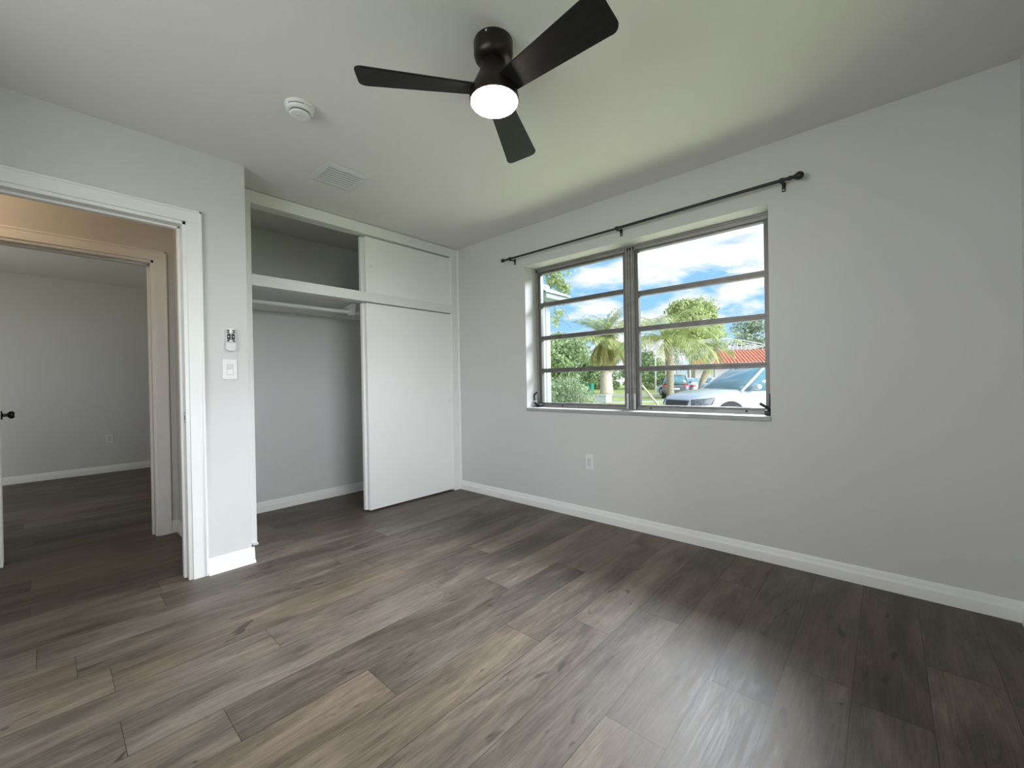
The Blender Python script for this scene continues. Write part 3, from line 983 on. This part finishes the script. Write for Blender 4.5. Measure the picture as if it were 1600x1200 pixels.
def make_tree(name, seed, height, spread, mleaf, label, group, blobs=16, n=210, size=0.22, trunk=0.3, low=0.35):
    rnd = random.Random(seed)
    t = thing(name, (0, 0, 0), label, 'tree', group)
    tb = MB()
    tb.tube([(0, 0, 0), (0.05, 0, height * 0.2), (-0.05, 0.06, height * 0.42), (0, 0, height * 0.7)], [trunk, trunk * 0.75, trunk * 0.55, trunk * 0.25], 10)
    lb = MB()
    for k in range(blobs):
        a = rnd.uniform(0, 2 * PI)
        hh = rnd.uniform(low, 0.9)
        rr = spread * math.sqrt(rnd.random()) * (1.0 - 0.75 * max(0, hh - 0.55) / 0.45) * 0.75
        p = Vector((rr * math.cos(a), rr * math.sin(a), hh * height))
        s = spread * rnd.uniform(0.28, 0.45)
        tb.tube([(0, 0, height * min(0.55, hh * 0.6)), p * 0.6 + Vector((0, 0, hh * height * 0.35)), p], [trunk * 0.35, trunk * 0.22, 0.03], 6)
        leaves(lb, rnd, p, (s, s, s * 0.72), n, size)
    build('trunk', tb, M_bark, t, smooth=True)
    build('foliage', lb, mleaf, t, norm=False)
    return t


def make_palm(name, seed, pts, r0, r1, nfr, flen, droop, ml, label, bark, skirt=0, lw=0.035, nl=26, e0=1.25, e1=-0.25):
    rnd = random.Random(seed)
    t = thing(name, pts[0], label, 'palm tree')
    tb = MB()
    P = [Vector(p) for p in pts]
    pp, rr = [], []
    ns = 26
    for i in range(ns):
        s = i / (ns - 1) * (len(P) - 1)
        k = min(int(s), len(P) - 2)
        pp.append(P[k].lerp(P[k + 1], s - k))
        rr.append((r0 + (r1 - r0) * i / (ns - 1)) * (1.05 if i % 2 else 0.97))
    tb.tube(pp, rr, 12)
    build('trunk', tb, bark, t, smooth=True)
    top = P[-1]

    def fronds(nm, count, e0, e1, L, m):
        b = MB()
        for k in range(count):
            az = 2 * PI * k / count * 2.399 * 1.0 + rnd.uniform(-0.2, 0.2)
            el = e0 + (e1 - e0) * (k + 0.5) / count + rnd.uniform(-0.12, 0.12)
            ln = L * rnd.uniform(0.82, 1.1)
            h = Vector((math.cos(az), math.sin(az), 0))
            side = Vector((-h.y, h.x, 0))
            pos = top.copy()
            pts_ = []
            nseg = 14
            for i in range(nseg + 1):
                pts_.append(pos.copy())
                e = el - droop * (i / nseg) ** 1.4
                pos = pos + (h * math.cos(e) + Vector((0, 0, math.sin(e)))) * ln / nseg
            b.tube(pts_, [0.022 * (1 - 0.8 * i / nseg) for i in range(nseg + 1)], 5, caps=False)
            for j in range(nl):
                s = 0.10 + 0.90 * j / nl
                q = s * nseg
                i = min(int(q), nseg - 1)
                p = pts_[i].lerp(pts_[i + 1], q - i)
                d = (pts_[i + 1] - pts_[i]).normalized()
                ll = ln * 0.30 * math.sin(PI * min(0.97, 0.12 + s * 0.83)) ** 0.7
                for sg in (-1, 1):
                    dr = (d * 0.75 + side * sg * 0.8 + Vector((0, 0, rnd.uniform(-0.55, 0.1)))).normalized()
                    wv = dr.cross(Vector((0, 0, 1)))
                    if wv.length < 1e-3:
                        wv = side
                    wv = wv.normalized() * lw
                    tip = p + dr * ll + Vector((0, 0, -0.22 * ll))
                    mid = p + dr * ll * 0.5
                    b.add([p, mid + wv, tip, mid - wv], [(0, 1, 2, 3)])
        build(nm, b, m, t, norm=False)
    fronds('fronds', nfr, e0, e1, flen, ml)
    if skirt:
        fronds('old_fronds', skirt, -0.5, -1.35, flen * 0.85, L_dry)
    return t


# big date palm across the lawn
make_palm('date_palm', 3, [(-17.70, 34.8, G), (-17.75, 34.8, 2.0), (-17.8, 34.75, 5.25)], 0.66, 0.40, 50, 3.7, 1.05, L_palm,
          'tall shaggy date palm on the lawn, seen through the left window bay', M_bark2, skirt=40, lw=0.03, nl=44, e0=1.5, e1=-0.3)
# nearer palm seen in the right bay
make_palm('queen_palm', 8, [(-4.44, 17.15, G), (-4.46, 17.12, 1.5), (-4.54, 17.08, 2.95)], 0.15, 0.19, 32, 2.75, 1.7, L_palm,
          'bushy green palm with rough trunk right of the window mullion', M_bark, skirt=0, lw=0.014, nl=50, e0=1.3, e1=-0.05)
make_palm('young_palm', 15, [(-5.15, 23.2, G), (-4.95, 23.4, 0.9), (-4.60, 23.7, 1.9), (-4.45, 23.85, 2.9)], 0.16, 0.22, 14, 1.8, 1.7, L_palm,
          'leaning palm with bent trunk in front of the red roof', M_bark, skirt=0, lw=0.016, nl=40, e0=1.3, e1=0.0)
# timber prop beside the palm
t = tag(build('timber_prop', MB().tube([(-4.80, 16.8, G), (-5.47, 16.22, 0.82)], 0.055, 8), M_bark2, None, smooth=True), 'slanted timber pole propped on the lawn beside the bushy palm', 'pole')

tr = make_tree('shade_tree', 21, 13.2, 5.2, L_lite, 'large bright green tree rounded above the palms, right bay', None, blobs=30, n=260, size=0.26, low=0.5)
tr.location = (-17.2, 58.5, G)
tr.rotation_euler.z = 0.6
tr = make_tree('garden_tree', 22, 5.0, 3.0, L_mid, 'dense green tree beside the house wing above the hedge', None, blobs=24, n=300, size=0.14, low=0.25)
tr.location = (-14.6, 22.6, G)
tr = make_tree('grey_green_tree', 23, 11.6, 4.4, L_grey, 'dull green tree behind the screen enclosure, far right', 'trees behind the red roof', blobs=22, n=150, size=0.26, low=0.35)
tr.location = (-14.0, 75.5, G)
t2 = dup(tr)
t2.location = (-7.4, 77.0, G)
t2.rotation_euler.z = 2.0
t2.scale = (0.9, 0.9, 0.92)
t2['label'] = 'dull green tree at the right window edge above red roof'
t3 = dup(tr)
t3.location = (-20.8, 80.0, G)
t3.rotation_euler.z = 4.0
t3.scale = (0.9, 0.9, 0.80)
t3['label'] = 'lower dull green tree between bright shade tree and screen enclosure'
bgt = make_tree('background_tree', 31, 5.6, 3.6, L_mid, 'leafy green tree in the distant row behind the lawn', 'distant tree row', blobs=18, n=190, size=0.24, low=0.12)
spots = [(-41, 50, 1.0), (-33.5, 57, 1.0), (-27.2, 50.5, 0.9), (-26.0, 61.5, 1.05), (-20.6, 53.0, 0.8), (-45, 62, 1.2)]
for i, (x, y, s) in enumerate(spots):
    o = bgt if i == 0 else dup(bgt)
    o.location = (x, y, G)
    o.rotation_euler.z = i * 1.7
    o.scale = (s, s, s)
# hedge by the wing
rnd = random.Random(5)
b = MB()
for k in range(60):
    s = rnd.random()
    leaves(b, rnd, (-4.35 + s * 1.0 + rnd.uniform(-.25, .25), 6.9 + s * 0.75 + rnd.uniform(-.3, .3), rnd.uniform(G + 0.15, 1.02)), (0.33, 0.33, 0.28), 130, 0.035, shell=0.3)
t = thing('hedge', (-3.85, 7.3, G), 'clipped speckled hedge beside the white house wing', 'hedge')
build('foliage', b, L_hedge, t, norm=False)
tw = MB()
for k in range(9):
    s = k / 8
    tw.tube([(-4.3 + s, 6.9 + s * 0.7, G), (-4.25 + s, 6.95 + s * 0.7, 0.6)], 0.02, 6)
build('stems', tw, M_bark, t)
# overhanging branch above the eave
rnd = random.Random(9)
t = thing('leaning_tree', (-5.2, 5.8, G), 'pale leafy tree with branches hanging over the grey eave, top left pane', 'tree')
b = MB()
b.tube([(-5.2, 5.8, G), (-5.1, 5.8, 2.5), (-4.6, 5.9, 4.6)], [0.14, 0.11, 0.06], 8)
b.tube([(-4.6, 5.9, 4.6), (-3.6, 6.2, 4.2), (-3.0, 6.3, 3.55), (-2.86, 6.35, 3.35)], [0.05, 0.035, 0.015, 0.008], 6)
b.tube([(-3.6, 6.2, 4.2), (-3.35, 6.2, 3.4), (-3.22, 6.2, 2.75), (-3.25, 6.2, 2.45)], [0.02, 0.015, 0.01, 0.006], 6)
b.tube([(-3.3, 6.2, 3.2), (-3.0, 6.25, 2.95), (-2.85, 6.3, 2.6), (-2.55, 6.35, 2.65), (-2.45, 6.4, 2.8)], [0.012, 0.011, 0.01, 0.008, 0.005], 6)
b.tube([(-3.25, 6.2, 2.75), (-2.95, 6.25, 2.60), (-2.65, 6.3, 2.32)], [0.011, 0.009, 0.005], 6)
build('trunk', b, M_bark, t, smooth=True)
b = MB()
for cx, cz, rx, rz, n in ((-3.3, 3.78, 0.30, 0.26, 330), (-3.02, 3.50, 0.24, 0.22, 240), (-3.55, 4.1, 0.4, 0.3, 300), (-3.28, 2.72, 0.10, 0.28, 110), (-3.12, 2.88, 0.07, 0.12, 40), (-2.88, 3.9, 0.22, 0.16, 30)):
    leaves(b, rnd, (cx, 6.25, cz), (rx, 0.25, rz), n, 0.045, shell=0.15)
build('foliage', b, L_lite, t, norm=False)

# ---- house across the street
t = thing('neighbour_house', (-6.0, 42.0, G), 'cream house with red barrel tile roof across the street', 'house')
hx = Vector((0.915, 0.404, 0)).normalized()
hy = Vector((-hx.y, hx.x, 0))
hp = Vector((-10.6, 38.6, G))


def hpt(a, d, z):
    return hp + hx * a + hy * d + Vector((0, 0, z))


def hbox(b, a0, a1, d0, d1, z0, z1):
    vs = [hpt(a, d, z) for a in (a0, a1) for d in (d0, d1) for z in (z0, z1)]
    return b.add(vs, [(0, 1, 3, 2), (4, 6, 7, 5), (0, 4, 5, 1), (2, 3, 7, 6), (0, 2, 6, 4), (1, 5, 7, 3)])


build('wall', hbox(MB(), 0.3, 13, 0.5, 9, 0, 2.62), M_cream, t)
b = MB()
b.add([hpt(-0.3, -0.1, 2.70), hpt(13.5, -0.1, 2.70), hpt(13.5, 5.0, 4.25), hpt(3.0, 5.0, 4.25), hpt(-0.3, 10, 2.7), hpt(13.5, 10, 2.7)],
      [(0, 1, 2, 3), (0, 3, 4), (3, 2, 5, 4), (0, 4, 5, 1), (1, 5, 2)])
rf = build('roof', b, M_tile, t)
b = MB()
for k in range(46):
    a = 0.0 + k * 0.29
    f_ = min(1.0, (a + 0.3) / 3.3)
    b.tube([hpt(a, -0.14, 2.72), hpt(a, -0.1 + 5.1 * f_, 2.71 + 1.55 * f_)], 0.085, 6)
build('roof_tiles', b, M_tile, rf, smooth=True)
build('fascia', hbox(MB(), -0.25, 13.4, -0.05, 0.05, 2.50, 2.70), M_wht, t)
gd = build('garage_door', hbox(MB(), 2.0, 7.2, 0.42, 0.52, 0.0, 2.25), M_gar, t)
b = MB()
for k in range(1, 4):
    hbox(b, 2.0, 7.2, 0.40, 0.425, k * 0.56 - 0.012, k * 0.56 + 0.012)
build('panel_seam', b, M_cream, gd)
# white aluminium screen enclosure
t = thing('screen_enclosure', (-10.2, 45.0, G), 'white framed screen enclosure rising behind the red tile roof', 'screen enclosure')
q0 = Vector((-14.2, 42.2, 0))
for d_ in range(3):
    b = MB()
    off = hy * (2.2 * d_ + 6.0)
    Lw = 10.8
    prev = None
    for k in range(9):
        s = k / 8
        p = q0 + off + hx * (Lw * s)
        zt = 4.75 + 1.0 * math.sin(PI * s)
        top = Vector((p.x, p.y, zt))
        b.tube([(p.x, p.y, G), top], 0.045, 6)
        if prev:
            b.tube([prev, top], 0.055, 6)
        prev = top
    for z in (4.2, 4.7):
        a, c_ = q0 + off, q0 + off + hx * Lw
        b.tube([(a.x, a.y, z), (c_.x, c_.y, z)], 0.05, 6)
    build('screen_frame', b, M_wht, t)
b = MB()
for k in range(9):
    s = k / 8
    p = q0 + hy * 6.0 + hx * (10.8 * s)
    q = q0 + hy * 10.4 + hx * (10.8 * s)
    z = 4.75 + 1.0 * math.sin(PI * s)
    b.tube([(p.x, p.y, z), (q.x, q.y, z)], 0.045, 6)
build('roof_beam', b, M_wht, t)
# three white light poles
for i, (x, y, lab) in enumerate(((-15.25, 41.0, 'white pole nearest the window mullion, beside the bushy palm'), (-13.55, 42.5, 'white pole rising behind the grey wagon'), (-10.45, 37.5, 'white pole rising behind the blue sedan'))):
    tag(build('white_pole', MB().tube([(x, y, G), (x, y, 3.6)], 0.07, 10), M_wht, None, smooth=True), lab, 'pole', 'white poles across the street')

# wheelie bins, sign box, post
for x, y, m, w_, lab in ((-21.05, 37.2, M_grn, 0.62, 'dark green wheelie bin standing at the kerb'), (-21.75, 36.6, M_lime, 0.42, 'lime green wheelie bin left of the dark one')):
    t = thing('wheelie_bin', (x, y, G), lab, 'bin', 'bins at the kerb')
    b = MB()
    secs = []
    for z, k in ((0.08, 0.78), (0.92, 1.0)):
        h_ = w_ / 2 * k
        secs.append([(x - h_, y - h_, G + z), (x + h_, y - h_, G + z), (x + h_, y + h_, G + z), (x - h_, y + h_, G + z)])
    build('body', b.loft(secs), m, t, bevel=0.02)
    h_ = w_ / 2 + 0.03
    build('lid', MB().box(x - h_, x + h_, y - h_, y + h_, G + 0.92, G + 1.02), m, t, bevel=0.02)
    for sx in (-1, 1):
        build('wheel', MB().lathe([(0.0, -0.03), (0.11, -0.03), (0.11, 0.03), (0.0, 0.03)], (x + sx * w_ * 0.4, y + w_ * 0.4, G + 0.11), 16, 'x'), M_tyre, t)
t = thing('utility_box', (-9.85, 20.3, G), 'small white utility box on the near lawn, left bay', 'utility box')
build('cabinet', MB().box(-10.23, -9.47, 19.95, 20.65, G, 0.15), M_wht, t, bevel=0.03)
build('cap', MB().box(-10.27, -9.43, 19.91, 20.69, 0.15, 0.19), M_wht, t, bevel=0.015)
tag(build('marker_post', MB().tube([(-16.4, 27.9, G), (-16.4, 27.9, 1.0)], 0.04, 8), M_dark, None, smooth=True), 'thin dark post on the lawn between hedge and bins', 'post')


# ---- cars
def make_car(name, label, paint, kind='suv', detail=True):
    """car pointing +X, ground at z=0, centred on its wheelbase"""
    t = thing(name, (0, 0, 0), label, 'car')
    if kind == 'suv':
        #        x     halfw  zbot  zshould  zcentre
        st = [(-2.28, 0.70, 0.45, 0.80, 0.84), (-2.20, 0.84, 0.32, 0.98, 1.02), (-1.7, 0.91, 0.26, 1.05, 1.08), (-0.8, 0.925, 0.24, 1.04, 1.07),
              (0.2, 0.925, 0.24, 1.02, 1.06), (0.95, 0.92, 0.24, 1.01, 1.10), (1.35, 0.915, 0.24, 0.99, 1.08), (1.80, 0.90, 0.25, 0.93, 1.03), (2.10, 0.85, 0.27, 0.86, 0.96), (2.28, 0.74, 0.30, 0.76, 0.86), (2.34, 0.60, 0.36, 0.62, 0.70)]
        #        x     halfw  z
        gh = [((-2.15, 0.80, 1.02), (-1.72, 0.62, 1.60)), ((1.02, 0.83, 1.03), (0.12, 0.63, 1.655))]
        roofz, wr, wx = 1.69, 0.36, (-1.35, 1.38)
    else:
        st = [(-2.28, 0.68, 0.42, 0.78, 0.82), (-2.18, 0.82, 0.32, 0.92, 0.96), (-1.6, 0.88, 0.24, 0.98, 1.02), (-0.8, 0.895, 0.22, 0.96, 0.99),
              (0.2, 0.895, 0.22, 0.94, 0.97), (0.95, 0.89, 0.22, 0.92, 0.98), (1.35, 0.885, 0.22, 0.88, 0.94), (1.80, 0.87, 0.23, 0.82, 0.88), (2.10, 0.81, 0.25, 0.74, 0.80), (2.26, 0.70, 0.28, 0.64, 0.70), (2.32, 0.56, 0.34, 0.54, 0.60)]
        gh = [((-1.75, 0.76, 0.96), (-0.95, 0.58, 1.38)), ((0.95, 0.79, 0.94), (0.05, 0.59, 1.41))]
        roofz, wr, wx = 1.45, 0.325, (-1.35, 1.36)
    b = MB()
    secs = []
    for x, hw, zb, zs, zc in st:
        half = [(0, zb), (hw * 0.82, zb), (hw * 0.97, zb + (zs - zb) * 0.18), (hw, zb + (zs - zb) * 0.55), (hw * 0.985, zb + (zs - zb) * 0.82), (hw * 0.93, zs), (hw * 0.80, zs + (zc - zs) * 0.65), (hw * 0.45, zc - 0.005), (0, zc)]
        sec = [(x, y, z) for y, z in half] + [(x, -y, z) for y, z in half[-2:0:-1]]
        secs.append(sec)
    b.loft(secs)
    body = build('body', b, paint, t, smooth='all', subsurf=2)
    # greenhouse
    (rb, rt), (fb, ft) = gh
    secs = []
    for s in (0.0, 0.5, 1.0):
        xb_, xf_ = rb[0] + (rt[0] - rb[0]) * s, fb[0] + (ft[0] - fb[0]) * s
        wb, wf = rb[1] + (rt[1] - rb[1]) * s, fb[1] + (ft[1] - fb[1]) * s
        zb_, zf_ = rb[2] + (rt[2] - rb[2]) * s, fb[2] + (ft[2] - fb[2]) * s
        bow = 0.16 * (1 - 0.4 * s)
        sec = [(xf_ + bow, 0, zf_ + 0.02), (xf_ + bow * 0.75, wf * 0.6, zf_ + 0.015), (xf_, wf, zf_), ((xf_ + xb_) / 2, (wf + wb) / 2 * 1.05, (zf_ + zb_) / 2 + 0.01), (xb_, wb, zb_), (xb_ - 0.07, wb * 0.6, zb_ + 0.01), (xb_ - 0.09, 0, zb_ + 0.01),
               (xb_ - 0.07, -wb * 0.6, zb_ + 0.01), (xb_, -wb, zb_), ((xf_ + xb_) / 2, -(wf + wb) / 2 * 1.05, (zf_ + zb_) / 2 + 0.01), (xf_, -wf, zf_), (xf_ + bow * 0.75, -wf * 0.6, zf_ + 0.015)]
        secs.append(sec)
    gb = MB().loft(secs)
    build('glasshouse', gb, M_cglass, t, smooth='all')
    # roof skin and pillars
    top = [Vector(p) for p in secs[-1]]
    cen = sum(top, Vector()) / len(top)
    ring2 = [cen + (p - cen) * 0.78 + Vector((0, 0, 0.045)) for p in top]
    ring0 = [cen + (p - cen) * 1.03 + Vector((0, 0, -0.03)) for p in top]
    ring1 = [cen + (p - cen) * 1.01 + Vector((0, 0, 0.012)) for p in top]
    build('roof', MB().loft([ring0, ring1, ring2]), paint, t, smooth='all')
    for sg in (1, -1):
        for lo, hi in (((fb[0], fb[1], fb[2]), (ft[0], ft[1], ft[2])), ((rb[0], rb[1], rb[2]), (rt[0], rt[1], rt[2])), ((0.0, fb[1] * 1.03, fb[2]), (-0.35, ft[1] * 1.04, ft[2])), ((-1.05, fb[1] * 1.02, fb[2]), (-1.15, ft[1] * 1.02, ft[2]))):
            build('roof_pillar', MB().tube([(lo[0], sg * lo[1], lo[2] - 0.03), (hi[0], sg * hi[1], hi[2])], 0.036, 8), paint, t, smooth=True)
    # wheels
    hwid = 0.915 if kind == 'suv' else 0.885
    for x in wx:
        for sg in (1, -1):
            y = sg * hwid
            build('wheel_arch', MB().lathe([(0.0, -0.10), (wr + 0.055, -0.10), (wr + 0.055, 0.012), (0.0, 0.012)], (x, y - (0 if sg > 0 else 0.0), wr + 0.01), 32, 'y') if sg > 0 else
                  MB().lathe([(0.0, -0.012), (wr + 0.055, -0.012), (wr + 0.055, 0.10), (0.0, 0.10)], (x, y, wr + 0.01), 32, 'y'), M_tyre, t)
            wl = build('wheel', MB().lathe([(wr * 0.62, -0.20), (wr * 0.94, -0.21), (wr, -0.18), (wr, 0.0), (wr * 0.94, 0.02), (wr * 0.66, 0.024), (wr * 0.62, 0.0)] if sg > 0 else [(wr * 0.62, 0.20), (wr * 0.94, 0.21), (wr, 0.18), (wr, 0.0), (wr * 0.94, -0.02), (wr * 0.66, -0.024), (wr * 0.62, 0.0)], (x, y, wr), 32, 'y'), M_tyre, t, smooth=True)
            rb_ = MB()
            for k in range(10):
                a = k * PI / 5
                dx, dz = math.cos(a), math.sin(a)
                rb_.tube([(x + dx * 0.03, y + sg * 0.022, wr + dz * 0.03), (x + dx * wr * 0.62, y + sg * 0.016, wr + dz * wr * 0.62)], 0.022, 6)
            rb_.lathe([(wr * 0.60, -0.012), (wr * 0.67, -0.012), (wr * 0.67, 0.012), (wr * 0.60, 0.012)], (x, y + sg * 0.018, wr), 32, 'y')
            build('rim', rb_, M_rim, wl, smooth=True)
    # decals laid on the body skin
    dg = bpy.context.evaluated_depsgraph_get()
    dg.update()
    bvh = BVHTree.FromObject(body, dg)

    def patch(nm, cs, dr, m, par=t, off=0.008, n=10):
        dr = Vector(dr).normalized()
        g = []
        for i in range(n + 1):
            for j in range(n + 1):
                s, q = i / n, j / n
                p = (Vector(cs[0]) * (1 - s) + Vector(cs[1]) * s) * (1 - q) + (Vector(cs[3]) * (1 - s) + Vector(cs[2]) * s) * q
                hit = bvh.ray_cast(p - dr * 1.5, dr)
                g.append((hit[0] if hit[0] else p) - dr * off)
        b_ = MB()
        b_.add(g, [(i * (n + 1) + j, (i + 1) * (n + 1) + j, (i + 1) * (n + 1) + j + 1, i * (n + 1) + j + 1) for i in range(n) for j in range(n)])
        o_ = build(nm, b_, m, par, smooth='all')
        md = o_.modifiers.new('solid', 'SOLIDIFY')
        md.thickness = 0.012
        md.offset = 0
        return o_
    if kind == 'suv':
        patch('grille', [(2.3, -0.46, 0.52), (2.3, 0.46, 0.52), (2.3, 0.52, 0.80), (2.3, -0.52, 0.80)], (-1, 0, 0), M_slot)
        for sg in (1, -1):
            patch('headlight', [(2.2, sg * 0.54, 0.66), (1.86, sg * 0.86, 0.70), (1.80, sg * 0.88, 0.88), (2.2, sg * 0.52, 0.82)], (-0.72, -sg * 0.69, 0), M_lampc)
            patch('tail_light', [(-2.2, sg * 0.50, 0.86), (-2.0, sg * 0.88, 0.86), (-2.0, sg * 0.88, 1.0), (-2.2, sg * 0.50, 0.98)], (0.75, -sg * 0.66, 0), M_tail)
            patch('side_trim', [(1.0, sg * 0.92, 0.30), (-0.95, sg * 0.92, 0.30), (-0.95, sg * 0.92, 0.36), (1.0, sg * 0.92, 0.36)], (0, -sg, 0), M_slot)
    else:
        for sg in (1, -1):
            patch('tail_light', [(-2.2, sg * 0.45, 0.72), (-2.0, sg * 0.86, 0.72), (-2.0, sg * 0.86, 0.88), (-2.2, sg * 0.45, 0.88)], (0.75, -sg * 0.66, 0), M_tail)
    patch('number_plate', [(-2.3, -0.26, 0.62), (-2.3, 0.26, 0.62), (-2.3, 0.26, 0.74), (-2.3, -0.26, 0.74)], (1, 0, 0), M_wht)
    for sg in (1, -1):
        mb_ = MB().lathe([(0.0, -0.11), (0.06, -0.10), (0.085, 0.0), (0.06, 0.09), (0.0, 0.11)], (0.72, sg * (fb[1] + 0.20), fb[2] + 0.10), 14, 'y')
        mb_.tube([(0.72, sg * fb[1] * 1.0, fb[2] + 0.02), (0.72, sg * (fb[1] + 0.14), fb[2] + 0.08)], 0.025, 8)
        build('side_mirror', mb_, paint, t, smooth=True)
    return t


def park(c, x, y, heading, z=G + 0.025):
    c.location = (x, y, z)
    c.rotation_euler.z = heading


suv = make_car('car', 'white crossover parked on the driveway, nearest car outside window', M_carw)
hd = math.atan2(-0.80, -0.60)
fw = Vector((math.cos(hd), math.sin(hd)))
lf_ = Vector((-fw.y, fw.x))
wc = Vector((0.34, 8.65)) - fw * 1.38 - lf_ * 0.915
park(suv, wc.x, wc.y, hd)
c = make_car('car', 'dark grey wagon parked across the street behind bushy palm trunk', M_carg)
park(c, -8.4, 28.4, math.radians(110), G + 0.02)
c = make_car('car', 'blue grey sedan parked beyond the dark grey wagon', M_carb, 'sedan')
park(c, -9.5, 32.6, math.radians(150))
c = make_car('car', 'small white sedan parked before the cream garage', M_carw, 'sedan')
park(c, -7.9, 36.0, math.radians(70))
